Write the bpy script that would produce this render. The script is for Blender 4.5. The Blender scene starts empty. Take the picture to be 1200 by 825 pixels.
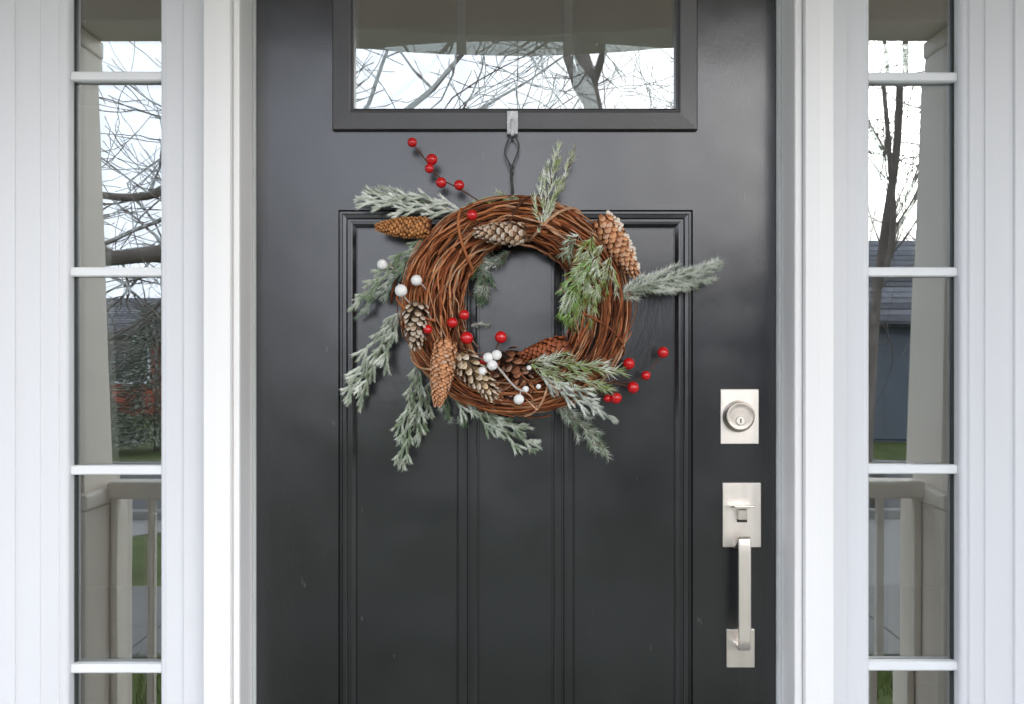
import bpy, bmesh, math, random
from mathutils import Vector, Matrix, noise as mnoise

R = math.radians
rnd = random.Random(11)
C = bpy.context.scene.collection
scene = bpy.context.scene

# ------------------------------------------------------------------ camera
CAM_D = 2.0            # metres from the lens to the door face (door face: y = 0)
CAM_Z = 1.26
S = 1.804 / 1200.0     # metres on the door face per photo pixel
cam_data = bpy.data.cameras.new("camera")
cam_data.sensor_width = 36.0
cam_data.lens = 36.0 * CAM_D / 1.804
cam_data.clip_start = 0.02
cam_data.clip_end = 600.0
cam = bpy.data.objects.new("camera", cam_data)
C.objects.link(cam)
cam.location = (0, -CAM_D, CAM_Z)
cam.rotation_euler = (R(90), 0, 0)
scene.camera = cam

# ------------------------------------------------------------------ sky and sun
SUN_ELEV = R(15)
SUN_AZ = R(24)         # towards +x from straight in front of the door (-y)
world = bpy.data.worlds.new("World")
scene.world = world
world.use_nodes = True
wn = world.node_tree
for n in list(wn.nodes):
    wn.nodes.remove(n)
w_out = wn.nodes.new("ShaderNodeOutputWorld")
w_bg = wn.nodes.new("ShaderNodeBackground")
w_sky = wn.nodes.new("ShaderNodeTexSky")
w_sky.sky_type = 'NISHITA'
w_sky.sun_disc = False
w_sky.sun_elevation = SUN_ELEV
w_sky.sun_rotation = R(180) - SUN_AZ
w_sky.air_density = 1.0
w_sky.dust_density = 2.5
w_sky.ozone_density = 1.0
w_hs = wn.nodes.new("ShaderNodeHueSaturation")
w_hs.inputs['Saturation'].default_value = 0.58
w_bg.inputs['Strength'].default_value = 0.15
wn.links.new(w_sky.outputs[0], w_hs.inputs['Color'])
# thin high overcast: an even pale veil with soft cloud texture over the clear sky
w_tc = wn.nodes.new("ShaderNodeTexCoord")
w_no = wn.nodes.new("ShaderNodeTexNoise")
w_no.inputs['Scale'].default_value = 3.0
w_no.inputs['Detail'].default_value = 6
w_cr = wn.nodes.new("ShaderNodeValToRGB")
w_cr.color_ramp.elements[0].position = 0.3
w_cr.color_ramp.elements[0].color = (0.76, 0.85, 1.03, 1)
w_cr.color_ramp.elements[1].position = 0.7
w_cr.color_ramp.elements[1].color = (0.94, 0.98, 1.08, 1)
w_sc = wn.nodes.new("ShaderNodeVectorMath")
w_sc.operation = 'SCALE'
w_sc.inputs['Scale'].default_value = 13.5
w_mx = wn.nodes.new("ShaderNodeMix")
w_mx.data_type = 'RGBA'
w_mx.inputs[0].default_value = 0.86
wn.links.new(w_tc.outputs['Generated'], w_no.inputs['Vector'])
wn.links.new(w_no.outputs['Fac'], w_cr.inputs[0])
wn.links.new(w_cr.outputs[0], w_sc.inputs[0])
wn.links.new(w_hs.outputs[0], w_mx.inputs[6])
wn.links.new(w_sc.outputs[0], w_mx.inputs[7])
wn.links.new(w_mx.outputs[2], w_bg.inputs['Color'])
wn.links.new(w_bg.outputs[0], w_out.inputs['Surface'])

sun_data = bpy.data.lights.new("sun", 'SUN')
sun_data.energy = 0.5
sun_data.angle = R(20)
sun_data.color = (1.0, 0.985, 0.96)
sun = bpy.data.objects.new("sun", sun_data)
C.objects.link(sun)
sdir = Vector((math.sin(SUN_AZ) * math.cos(SUN_ELEV), -math.cos(SUN_AZ) * math.cos(SUN_ELEV), math.sin(SUN_ELEV)))
sun.rotation_euler = sdir.to_track_quat('Z', 'Y').to_euler()
sun.location = sdir * 30

scene.view_settings.view_transform = 'Standard'
scene.view_settings.look = 'None'
scene.view_settings.gamma = 1.0
scene.view_settings.exposure = 0.9
scene.cycles.transparent_max_bounces = 16
scene.cycles.max_bounces = 10
scene.cycles.diffuse_bounces = 6

# ------------------------------------------------------------------ helpers
def X(px, y=0.0):
    """world x of a thing standing at depth y that the photograph shows at column px"""
    return (px - 600.0) * S * (CAM_D + y) / CAM_D

def Z(py, y=0.0):
    return CAM_Z + (412.5 - py) * S * (CAM_D + y) / CAM_D

def P(px, py, y=0.0):
    return Vector((X(px, y), y, Z(py, y)))

def tag(o, label=None, cat=None, group=None, kind=None):
    if label: o['label'] = label
    if cat: o['category'] = cat
    if group: o['group'] = group
    if kind: o['kind'] = kind
    return o

def empty(name, loc=(0, 0, 0), **kw):
    o = bpy.data.objects.new(name, None)
    o.empty_display_size = 0.05
    C.objects.link(o)
    o.location = loc
    tag(o, **kw)
    return o

def finish(name, me, mat, parent=None, smooth=False):
    if mat is not None:
        me.materials.append(mat)
    if smooth:
        me.polygons.foreach_set('use_smooth', [True] * len(me.polygons))
    o = bpy.data.objects.new(name, me)
    C.objects.link(o)
    if parent is not None:
        o.parent = parent
        o.matrix_parent_inverse = world_inv(parent)
    return o

def world_inv(p):
    m = Matrix.Translation(p.location)
    q = p.parent
    # empties carry only a location; mesh parents sit at the origin
    return m.inverted()

def bm_obj(name, bm, mat, parent=None, smooth=False):
    bmesh.ops.recalc_face_normals(bm, faces=bm.faces[:])
    me = bpy.data.meshes.new(name)
    bm.to_mesh(me)
    bm.free()
    return finish(name, me, mat, parent, smooth)

def add_box(bm, x0, x1, y0, y1, z0, z1, bev=0.0):
    t = bmesh.new()
    bmesh.ops.create_cube(t, size=1.0)
    for v in t.verts:
        v.co = Vector((x0 + (v.co.x + .5) * (x1 - x0), y0 + (v.co.y + .5) * (y1 - y0), z0 + (v.co.z + .5) * (z1 - z0)))
    if bev > 0:
        bmesh.ops.bevel(t, geom=t.edges[:], offset=bev, segments=2, profile=0.5, affect='EDGES')
    me = bpy.data.meshes.new("tmp")
    t.to_mesh(me); t.free()
    bm.from_mesh(me)
    bpy.data.meshes.remove(me)

def box(name, x0, x1, y0, y1, z0, z1, mat, parent=None, bev=0.0):
    bm = bmesh.new()
    add_box(bm, min(x0, x1), max(x0, x1), min(y0, y1), max(y0, y1), min(z0, z1), max(z0, z1), bev)
    return bm_obj(name, bm, mat, parent)

def extrude_plan(name, pts, z0, z1, mat, parent=None, smooth=False):
    """a plan outline (list of (x, y)) drawn up from z0 to z1"""
    bm = bmesh.new()
    lo = [bm.verts.new((p[0], p[1], z0)) for p in pts]
    hi = [bm.verts.new((p[0], p[1], z1)) for p in pts]
    n = len(pts)
    for i in range(n):
        bm.faces.new((lo[i], lo[(i + 1) % n], hi[(i + 1) % n], hi[i]))
    bm.faces.new(lo); bm.faces.new(hi)
    return bm_obj(name, bm, mat, parent, smooth)

def frame_of(d):
    d = d.normalized()
    up = Vector((0, 0, 1)) if abs(d.z) < 0.9 else Vector((1, 0, 0))
    a = d.cross(up).normalized()
    return a, d.cross(a).normalized()

class MB:
    """collects tubes, needles and so on; colours are per face corner"""
    def __init__(self):
        self.v = []; self.f = []; self.c = []
    def tube(self, pts, radii, n=6, col=None, cap=True):
        k0 = len(self.v)
        a = None
        m = len(pts)
        for i, p in enumerate(pts):
            d = (pts[min(i + 1, m - 1)] - pts[max(i - 1, 0)])
            if d.length < 1e-9: d = Vector((0, 0, 1))
            d.normalize()
            if a is None:
                a, b = frame_of(d)
            else:
                a = (a - d * a.dot(d))
                if a.length < 1e-6: a, b = frame_of(d)
                a.normalize(); b = d.cross(a)
            r = radii[i] if isinstance(radii, (list, tuple)) else radii
            for j in range(n):
                t = 2 * math.pi * j / n
                self.v.append(p + a * (math.cos(t) * r) + b * (math.sin(t) * r))
        for i in range(m - 1):
            for j in range(n):
                self.f.append((k0 + i * n + j, k0 + i * n + (j + 1) % n, k0 + (i + 1) * n + (j + 1) % n, k0 + (i + 1) * n + j))
                self.c.append(col)
        if cap:
            self.f.append(tuple(k0 + j for j in range(n))[::-1]); self.c.append(col)
            self.f.append(tuple(k0 + (m - 1) * n + j for j in range(n))); self.c.append(col)
    def needle(self, p, d, length, w, col):
        a, b = frame_of(d)
        k = len(self.v)
        self.v += [p + a * w, p - a * (w * .5) + b * (w * .87), p - a * (w * .5) - b * (w * .87),
                   p + d * length]
        for t in ((0, 1, 3), (1, 2, 3), (2, 0, 3)):
            self.f.append(tuple(k + i for i in t)); self.c.append(col)
    def quad(self, p, u, v, col):
        k = len(self.v)
        self.v += [p - u - v, p + u - v, p + u + v, p - u + v]
        self.f.append((k, k + 1, k + 2, k + 3)); self.c.append(col)
    def mesh(self, name):
        me = bpy.data.meshes.new(name)
        me.from_pydata([tuple(x) for x in self.v], [], self.f)
        if any(c is not None for c in self.c):
            at = me.color_attributes.new("Col", 'FLOAT_COLOR', 'CORNER')
            buf = []
            for f, c in zip(self.f, self.c):
                c = c or (0.5, 0.5, 0.5)
                buf += [c[0], c[1], c[2], 1.0] * len(f)
            at.data.foreach_set('color', buf)
        me.update()
        return me
    def build(self, name, mat, parent=None, smooth=False):
        return finish(name, self.mesh(name), mat, parent, smooth)

def catmull(pts, n):
    pts = [Vector(p) for p in pts]
    if len(pts) == 2:
        return [pts[0].lerp(pts[1], i / n) for i in range(n + 1)]
    q = [pts[0] * 2 - pts[1]] + pts + [pts[-1] * 2 - pts[-2]]
    out = []
    segs = len(pts) - 1
    for i in range(n + 1):
        t = i / n * segs
        k = min(int(t), segs - 1); u = t - k
        p0, p1, p2, p3 = q[k:k + 4]
        out.append(0.5 * ((2 * p1) + (p2 - p0) * u + (2 * p0 - 5 * p1 + 4 * p2 - p3) * u * u + (3 * p1 - p0 - 3 * p2 + p3) * u ** 3))
    return out

# ------------------------------------------------------------------ materials
def mat_new(name):
    m = bpy.data.materials.new(name)
    m.use_nodes = True
    nt = m.node_tree
    return m, nt, nt.nodes['Principled BSDF']

def painted(name, col, rough=0.4, spec=0.5, var=0.06, scale=6.0, bump=0.0, bscale=120.0, stretch=(1, 1, 1), rvar=0.08, metallic=0.0, island=False):
    """paint or plain stuff with slow colour and gloss variation and a fine relief"""
    m, nt, b = mat_new(name)
    L = nt.links
    tc = nt.nodes.new('ShaderNodeTexCoord')
    mp = nt.nodes.new('ShaderNodeMapping')
    mp.inputs['Scale'].default_value = stretch
    L.new(tc.outputs['Object'], mp.inputs[0])
    no = nt.nodes.new('ShaderNodeTexNoise')
    no.inputs['Scale'].default_value = scale
    no.inputs['Detail'].default_value = 5
    L.new(mp.outputs[0], no.inputs['Vector'])
    cr = nt.nodes.new('ShaderNodeValToRGB')
    cr.color_ramp.elements[0].position = 0.3
    cr.color_ramp.elements[1].position = 0.7
    cr.color_ramp.elements[0].color = (*[max(0, c * (1 - var)) for c in col], 1)
    cr.color_ramp.elements[1].color = (*[min(1, c * (1 + var)) for c in col], 1)
    L.new(no.outputs['Fac'], cr.inputs[0])
    if island:
        gi = nt.nodes.new('ShaderNodeObjectInfo')
        hs = nt.nodes.new('ShaderNodeHueSaturation')
        mr0 = nt.nodes.new('ShaderNodeMapRange')
        mr0.inputs[3].default_value = 1 - 2 * var; mr0.inputs[4].default_value = 1 + 2 * var
        L.new(gi.outputs['Random'], mr0.inputs[0])
        L.new(mr0.outputs[0], hs.inputs['Value'])
        L.new(cr.outputs[0], hs.inputs['Color'])
        L.new(hs.outputs[0], b.inputs['Base Color'])
    else:
        L.new(cr.outputs[0], b.inputs['Base Color'])
    mr = nt.nodes.new('ShaderNodeMapRange')
    mr.inputs[3].default_value = max(0.02, rough - rvar); mr.inputs[4].default_value = min(1, rough + rvar)
    L.new(no.outputs['Fac'], mr.inputs[0])
    L.new(mr.outputs[0], b.inputs['Roughness'])
    b.inputs['Specular IOR Level'].default_value = spec
    b.inputs['Metallic'].default_value = metallic
    if bump > 0:
        n2 = nt.nodes.new('ShaderNodeTexNoise')
        n2.inputs['Scale'].default_value = bscale
        n2.inputs['Detail'].default_value = 4
        L.new(mp.outputs[0], n2.inputs['Vector'])
        bp = nt.nodes.new('ShaderNodeBump')
        bp.inputs['Strength'].default_value = bump
        bp.inputs['Distance'].default_value = 0.002
        L.new(n2.outputs['Fac'], bp.inputs['Height'])
        L.new(bp.outputs[0], b.inputs['Normal'])
    return m

def vcol(name, rough=0.7, spec=0.3, sheen=0.0, bump=0.0):
    m, nt, b = mat_new(name)
    a = nt.nodes.new('ShaderNodeVertexColor'); a.layer_name = "Col"
    nt.links.new(a.outputs[0], b.inputs['Base Color'])
    b.inputs['Roughness'].default_value = rough
    b.inputs['Specular IOR Level'].default_value = spec
    return m

def glass(name, refl, tint=(0.86, 0.9, 0.88)):
    """one coated pane: mirrors a share of the light, lets the rest through"""
    m = bpy.data.materials.new(name); m.use_nodes = True
    nt = m.node_tree
    for n in list(nt.nodes): nt.nodes.remove(n)
    out = nt.nodes.new('ShaderNodeOutputMaterial')
    mix = nt.nodes.new('ShaderNodeMixShader')
    tr = nt.nodes.new('ShaderNodeBsdfTransparent'); tr.inputs[0].default_value = (*tint, 1)
    gl = nt.nodes.new('ShaderNodeBsdfGlossy'); gl.inputs['Roughness'].default_value = 0.0
    gl.inputs['Color'].default_value = (0.97, 1.0, 0.99, 1)
    # very slight unevenness of float glass
    tc = nt.nodes.new('ShaderNodeTexCoord')
    no = nt.nodes.new('ShaderNodeTexNoise'); no.inputs['Scale'].default_value = 3.0; no.inputs['Detail'].default_value = 1
    nt.links.new(tc.outputs['Object'], no.inputs['Vector'])
    bp = nt.nodes.new('ShaderNodeBump'); bp.inputs['Strength'].default_value = 0.03; bp.inputs['Distance'].default_value = 0.01
    nt.links.new(no.outputs['Fac'], bp.inputs['Height'])
    nt.links.new(bp.outputs[0], gl.inputs['Normal'])
    lw = nt.nodes.new('ShaderNodeFresnel'); lw.inputs['IOR'].default_value = 1.5
    mr = nt.nodes.new('ShaderNodeMapRange')
    mr.inputs[1].default_value = 0.04; mr.inputs[2].default_value = 1.0
    mr.inputs[3].default_value = refl; mr.inputs[4].default_value = 1.0
    nt.links.new(lw.outputs[0], mr.inputs[0])
    nt.links.new(mr.outputs[0], mix.inputs[0])
    nt.links.new(tr.outputs[0], mix.inputs[1]); nt.links.new(gl.outputs[0], mix.inputs[2])
    nt.links.new(mix.outputs[0], out.inputs[0])
    return m

def door_paint():
    m, nt, b = mat_new("black_door_paint")
    L = nt.links
    tc = nt.nodes.new('ShaderNodeTexCoord')
    no = nt.nodes.new('ShaderNodeTexNoise'); no.inputs['Scale'].default_value = 3.5; no.inputs['Detail'].default_value = 8; no.inputs['Roughness'].default_value = 0.62
    L.new(tc.outputs['Object'], no.inputs['Vector'])
    cr = nt.nodes.new('ShaderNodeValToRGB')
    cr.color_ramp.elements[0].color = (0.0082, 0.0088, 0.0100, 1)
    cr.color_ramp.elements[1].color = (0.0120, 0.0125, 0.0140, 1)
    L.new(no.outputs['Fac'], cr.inputs[0])
    # dust specks and a few thin scuffs
    mp = nt.nodes.new('ShaderNodeMapping'); mp.inputs['Rotation'].default_value = (0, R(38), R(5)); mp.inputs['Scale'].default_value = (5, 5, 1.6)
    L.new(tc.outputs['Object'], mp.inputs[0])
    vo = nt.nodes.new('ShaderNodeTexNoise'); vo.inputs['Scale'].default_value = 14; vo.inputs['Detail'].default_value = 2
    L.new(mp.outputs[0], vo.inputs['Vector'])
    cs = nt.nodes.new('ShaderNodeValToRGB')
    cs.color_ramp.elements[0].position = 0.725; cs.color_ramp.elements[0].color = (0, 0, 0, 1)
    cs.color_ramp.elements[1].position = 0.82; cs.color_ramp.elements[1].color = (1, 1, 1, 1)
    L.new(vo.outputs['Fac'], cs.inputs[0])
    mx = nt.nodes.new('ShaderNodeMix'); mx.data_type = 'RGBA'
    ml = nt.nodes.new('ShaderNodeMath'); ml.operation = 'MULTIPLY'; ml.inputs[1].default_value = 0.6
    L.new(cs.outputs[0], ml.inputs[0]); L.new(ml.outputs[0], mx.inputs[0])
    L.new(cr.outputs[0], mx.inputs[6]); mx.inputs[7].default_value = (0.09, 0.087, 0.083, 1)
    L.new(mx.outputs[2], b.inputs['Base Color'])
    mr = nt.nodes.new('ShaderNodeMapRange'); mr.inputs[1].default_value = 0.3; mr.inputs[2].default_value = 0.7; mr.inputs[3].default_value = 0.13; mr.inputs[4].default_value = 0.27
    L.new(no.outputs['Fac'], mr.inputs[0]); L.new(mr.outputs[0], b.inputs['Roughness'])
    g = nt.nodes.new('ShaderNodeTexNoise'); g.inputs['Scale'].default_value = 260; g.inputs['Detail'].default_value = 3
    mp2 = nt.nodes.new('ShaderNodeMapping'); mp2.inputs['Scale'].default_value = (1, 1, 0.35)
    L.new(tc.outputs['Object'], mp2.inputs[0]); L.new(mp2.outputs[0], g.inputs['Vector'])
    bp = nt.nodes.new('ShaderNodeBump'); bp.inputs['Strength'].default_value = 0.10; bp.inputs['Distance'].default_value = 0.001
    L.new(g.outputs['Fac'], bp.inputs['Height'])
    lw = nt.nodes.new('ShaderNodeTexNoise'); lw.inputs['Scale'].default_value = 4; lw.inputs['Detail'].default_value = 2
    L.new(tc.outputs['Object'], lw.inputs['Vector'])
    bp2 = nt.nodes.new('ShaderNodeBump'); bp2.inputs['Strength'].default_value = 0.4; bp2.inputs['Distance'].default_value = 0.006
    L.new(lw.outputs['Fac'], bp2.inputs['Height']); L.new(bp.outputs[0], bp2.inputs['Normal'])
    L.new(bp2.outputs[0], b.inputs['Normal'])
    b.inputs['Specular IOR Level'].default_value = 0.9
    return m

def vine_bark():
    m, nt, b = mat_new("grapevine_bark")
    L = nt.links
    oi = nt.nodes.new('ShaderNodeObjectInfo')
    cr = nt.nodes.new('ShaderNodeValToRGB')
    el = cr.color_ramp.elements
    el[0].position = 0.0; el[0].color = (0.075, 0.026, 0.012, 1)
    el[1].position = 1.0; el[1].color = (0.66, 0.37, 0.21, 1)
    for p, c in ((0.22, (0.16, 0.045, 0.017, 1)), (0.42, (0.30, 0.090, 0.031, 1)), (0.64, (0.42, 0.150, 0.055, 1)), (0.80, (0.50, 0.225, 0.105, 1)), (0.92, (0.38, 0.245, 0.155, 1))):
        e = el.new(p); e.color = c
    tc = nt.nodes.new('ShaderNodeTexCoord')
    no = nt.nodes.new('ShaderNodeTexNoise'); no.inputs['Scale'].default_value = 45; no.inputs['Detail'].default_value = 5
    L.new(tc.outputs['Object'], no.inputs['Vector'])
    mth = nt.nodes.new('ShaderNodeMath'); mth.operation = 'MULTIPLY_ADD'; mth.inputs[1].default_value = 0.9; mth.inputs[2].default_value = -0.50
    L.new(no.outputs['Fac'], mth.inputs[0])
    ad = nt.nodes.new('ShaderNodeMath'); ad.operation = 'ADD'
    L.new(oi.outputs['Random'], ad.inputs[0]); L.new(mth.outputs[0], ad.inputs[1])
    L.new(ad.outputs[0], cr.inputs[0]); L.new(cr.outputs[0], b.inputs['Base Color'])
    b.inputs['Roughness'].default_value = 0.8
    b.inputs['Specular IOR Level'].default_value = 0.25
    n2 = nt.nodes.new('ShaderNodeTexNoise'); n2.inputs['Scale'].default_value = 420; n2.inputs['Detail'].default_value = 3
    L.new(tc.outputs['Object'], n2.inputs['Vector'])
    bp = nt.nodes.new('ShaderNodeBump'); bp.inputs['Strength'].default_value = 0.6; bp.inputs['Distance'].default_value = 0.001
    L.new(n2.outputs['Fac'], bp.inputs['Height']); L.new(bp.outputs[0], b.inputs['Normal'])
    return m

M = {}
M['door'] = door_paint()
M['lite_frame'] = painted("black_lite_frame_paint", (0.034, 0.032, 0.031), 0.36, 0.7, 0.15, 8, 0.15, 300)
M['trim'] = painted("white_trim_paint", (0.72, 0.722, 0.735), 0.40, 0.5, 0.035, 7, 0.10, 90, (1, 1, 0.10))
M['post'] = painted("bright_white_post_paint", (0.86, 0.848, 0.83), 0.36, 0.5, 0.03, 7, 0.10, 90, (1, 1, 0.10))
M['muntin'] = painted("white_muntin_paint", (0.82, 0.83, 0.83), 0.35, 0.5, 0.02, 8)
M['gasket'] = painted("dark_glazing_gasket", (0.03, 0.035, 0.032), 0.5, 0.4, 0.1)
M['strip'] = painted("white_weatherstrip", (0.78, 0.80, 0.79), 0.5, 0.4, 0.03)
M['glass'] = glass("coated_window_glass", 0.29)
M['glass_in'] = glass("inner_window_glass", 0.17)
M['nickel'] = painted("satin_nickel", (0.82, 0.765, 0.70), 0.34, 0.5, 0.04, 12, 0.10, 500, (6, 6, 0.4), 0.06, 1.0)
M['nickel_cast_shaded'] = painted("shaded_cast_nickel", (0.52, 0.475, 0.425), 0.38, 0.5, 0.12, 60, 0.25, 400, rvar=0.1, metallic=1.0)  # rough cast tone, darkened too for shade in cylinder hollow and under latch
M['slot_shade'] = painted("shadowed_brass_keyway", (0.05, 0.045, 0.04), 0.45, 0.5, 0.1, metallic=0.6)  # shade inside the keyway and latch slot, put into the colour
M['vine'] = vine_bark()
M['foliage'] = vcol("frosted_foliage", 0.75, 0.25)
M['cone'] = vcol("pine_cone_scales", 0.62, 0.3)
M['snow'] = painted("flocked_snow", (0.78, 0.69, 0.58), 0.85, 0.2, 0.08, 200, 0.8, 500)
M['red'] = painted("red_berry_lacquer", (0.52, 0.008, 0.010), 0.22, 0.6, 0.15, 90)
M['white_berry'] = painted("white_berry", (0.80, 0.79, 0.76), 0.5, 0.4, 0.04, 90, 0.3, 300)
M['stem'] = painted("twig_brown", (0.10, 0.045, 0.025), 0.7, 0.3, 0.25, 60, 0.4, 300)
M['white_twig'] = painted("frosted_twig", (0.45, 0.40, 0.36), 0.8, 0.2, 0.3, 120, 0.5, 400)
M['wire'] = painted("grey_florist_wire", (0.06, 0.055, 0.055), 0.5, 0.5, 0.2, 80, metallic=0.4)
M['hook'] = painted("clear_plastic_hook", (0.86, 0.86, 0.87), 0.25, 0.6, 0.15, 90)
M['siding'] = painted("white_siding", (0.70, 0.70, 0.69), 0.5, 0.4, 0.03, 4, 0.15, 90, (0.2, 1, 1), island=True)
M['ceiling'] = painted("porch_ceiling_paint", (0.66, 0.56, 0.47), 0.55, 0.3, 0.06, 3, 0.1, 50, (1, .2, 1), island=True)
M['column'] = painted("cream_column_paint", (0.78, 0.71, 0.62), 0.5, 0.4, 0.04, 4, 0.1, 60)
M['concrete'] = painted("porch_concrete", (0.22, 0.215, 0.205), 0.8, 0.3, 0.10, 6, 0.3, 120)
M['asphalt'] = painted("asphalt", (0.060, 0.060, 0.062), 0.85, 0.3, 0.15, 3, 0.4, 90)
M['pave'] = painted("sidewalk_concrete", (0.17, 0.165, 0.155), 0.85, 0.3, 0.10, 3, 0.4, 90, island=True)
M['lawn'] = painted("winter_lawn", (0.075, 0.092, 0.032), 0.95, 0.1, 0.4, 2.5, 0.8, 60)
M['grass'] = vcol("grass_blades", 0.9, 0.1)
M['bark'] = painted("grey_bark", (0.17, 0.145, 0.125), 0.9, 0.2, 0.3, 8, 0.8, 40)
M['needles'] = vcol("evergreen_needles", 0.85, 0.15)
M['slate'] = painted("slate_siding", (0.12, 0.135, 0.16), 0.7, 0.3, 0.12, 3, island=True)
M['shingle'] = painted("dark_shingle", (0.12, 0.12, 0.13), 0.9, 0.2, 0.25, 6, 0.5, 60, island=True)
M['brick'] = painted("red_brick", (0.26, 0.060, 0.038), 0.85, 0.2, 0.25, 12, 0.4, 60, island=True)
M['plaster'] = painted("interior_plaster", (0.78, 0.74, 0.69), 0.8, 0.2, 0.05, 3)
M['darkwood'] = painted("interior_floor_wood", (0.30, 0.21, 0.14), 0.5, 0.4, 0.2, 6, 0.2, 60, (1, 8, 1))
M['nglass'] = painted("neighbour_window_glass", (0.03, 0.035, 0.04), 0.1, 0.8, 0.1)

M['hook'].node_tree.nodes['Principled BSDF'].inputs['Transmission Weight'].default_value = 0.45
# ================================================================== SETTING
# ground, walk and street in front of the house
GZ = -0.50
def sheet(name, x0, x1, y0, y1, z, mat, nx=1, ny=1, amp=0.0):
    bm = bmesh.new()
    g = [[bm.verts.new((x0 + (x1 - x0) * i / nx, y0 + (y1 - y0) * j / ny, z + amp * mnoise.noise(Vector((i * .7, j * .7, 3.1))))) for i in range(nx + 1)] for j in range(ny + 1)]
    for j in range(ny):
        for i in range(nx):
            bm.faces.new((g[j][i], g[j][i + 1], g[j + 1][i + 1], g[j + 1][i]))
    return bm_obj(name, bm, mat)

tag(sheet('ground', -180, 180, -260, 120, GZ, M['lawn'], 4, 4), kind='structure')
road = tag(sheet('road', -120, 120, -15.4, -9.9, GZ + 0.008, M['asphalt'], 8, 1), kind='structure')
bm = bmesh.new()
for a, b in ((-9.9, -9.74), (-15.56, -15.4)):
    for k in range(30):
        add_box(bm, -45 + k * 3.0, -45 + k * 3.0 + 2.985, a, b, GZ - 0.05, GZ + 0.10, 0.015)
tag(bm_obj('kerb', bm, M['pave']), kind='structure')
walk = bpy.data.objects.new('sidewalk', None)
C.objects.link(walk); tag(walk, kind='structure')
me_slab = None
for k in range(22):
    if me_slab is None:
        o = box('slab', -0.745, 0.745, -0.95, 0.95, -0.05, 0.03, M['pave'], walk, 0.01); me_slab = o.data
    else:
        o = bpy.data.objects.new('slab', me_slab); C.objects.link(o); o.parent = walk
    o.location = (-16.5 + k * 1.5, -5.45, GZ)
# a drive crossing the lawn on the left, slanting to the street
bm = bmesh.new()
vs = [bm.verts.new(p) for p in ((-9.5, -6.4, GZ + .006), (-6.1, -6.4, GZ + .006), (-2.6, -9.74, GZ + .006), (-6.6, -9.74, GZ + .006))]
bm.faces.new(vs)
tag(bm_obj('driveway', bm, M['pave']), kind='structure')
bm = bmesh.new()
vs = [bm.verts.new(p) for p in ((2.3, -6.4, GZ + .006), (4.6, -6.4, GZ + .006), (5.2, -9.74, GZ + .006), (2.6, -9.74, GZ + .006))]
bm.faces.new(vs)
tag(bm_obj('driveway', bm, M['pave']), kind='structure')
# porch floor and steps
bm = bmesh.new()
add_box(bm, -3.4, 3.4, -1.66, 0.02, GZ - 0.1, -0.005, 0.012)
tag(bm_obj('porch_floor', bm, M['concrete']), kind='structure')
bm = bmesh.new()
add_box(bm, -0.75, 0.75, -1.97, -1.662, GZ - 0.1, -0.17, 0.012)
add_box(bm, -0.75, 0.75, -2.28, -1.972, GZ - 0.1, -0.335, 0.012)
tag(bm_obj('porch_steps', bm, M['concrete']), kind='structure')
# grass blades on the near lawn
g = MB()
for k in range(16000):
    px_, py_ = rnd.uniform(-6, 6), rnd.uniform(-4.45, -1.75)
    if abs(px_) < 0.8 and py_ > -2.35: continue
    d = Vector((rnd.gauss(0, .35), rnd.gauss(0, .35), 1)).normalized()
    t = rnd.random()
    g.needle(Vector((px_, py_, GZ)), d, rnd.uniform(.05, .11), .006, (0.07 + .07 * t, 0.12 + .05 * t, 0.025 + .02 * t))
tag(g.build('grass', M['grass']), label='short green winter grass in front of the porch', cat='grass', kind='stuff')

# ------------------------------------------------------------------ the house
house = empty('house', (0, 0.2, -0.5), label='white house front with siding and a covered porch around the black door', cat='house')
WX = X(-75, -0.07)      # outer edge of the casings
WXR = X(1275, -0.07)
wall_parts = []
box('wall', -4.2, WX, -0.03, 0.14, -0.5, 2.615, M['plaster'], house)
box('wall', WXR, 4.2, -0.03, 0.14, -0.5, 2.615, M['plaster'], house)
box('wall', WX, WXR, -0.03, 0.14, 2.26, 2.615, M['plaster'], house)
# lap siding, board by board
def lap(x0, x1, z0, z1):
    me = None
    n = int((z1 - z0) / 0.115)
    for k in range(n):
        z = z0 + k * 0.115
        if me is None:
            bm = bmesh.new()
            v = [(x0, -0.031, 0.120), (x0, -0.038, 0.120), (x0, -0.050, 0.0), (x0, -0.031, 0.0)]
            a = [bm.verts.new(p) for p in v]; b = [bm.verts.new((x1, p[1], p[2])) for p in v]
            for i in range(4): bm.faces.new((a[i], a[(i + 1) % 4], b[(i + 1) % 4], b[i]))
            bm.faces.new(a); bm.faces.new(b)
            o = bm_obj('siding_board', bm, M['siding'], house); me = o.data
        else:
            o = bpy.data.objects.new('siding_board', me); C.objects.link(o)
            o.parent = house; o.matrix_parent_inverse = world_inv(house)
        o.location = (0, 0, z)
lap(-4.2, WX - 0.003, 0.0, 2.44)
lap(WXR + 0.003, 4.2, 0.0, 2.44)
# hall behind the door
box('interior_floor', -2.4, 2.4, 0.15, 4.2, -0.12, -0.02, M['darkwood'], house)
box('interior_wall', -2.5, 2.5, 4.2, 4.3, -0.12, 2.6, M['plaster'], house)
box('interior_wall', -2.5, -2.4, 0.145, 4.2, -0.12, 2.6, M['plaster'], house)
box('interior_wall', 2.4, 2.5, 0.145, 4.2, -0.12, 2.6, M['plaster'], house)
box('interior_ceiling', -2.5, 2.5, 0.145, 4.3, 2.601, 2.619, M['plaster'], house)
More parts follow.
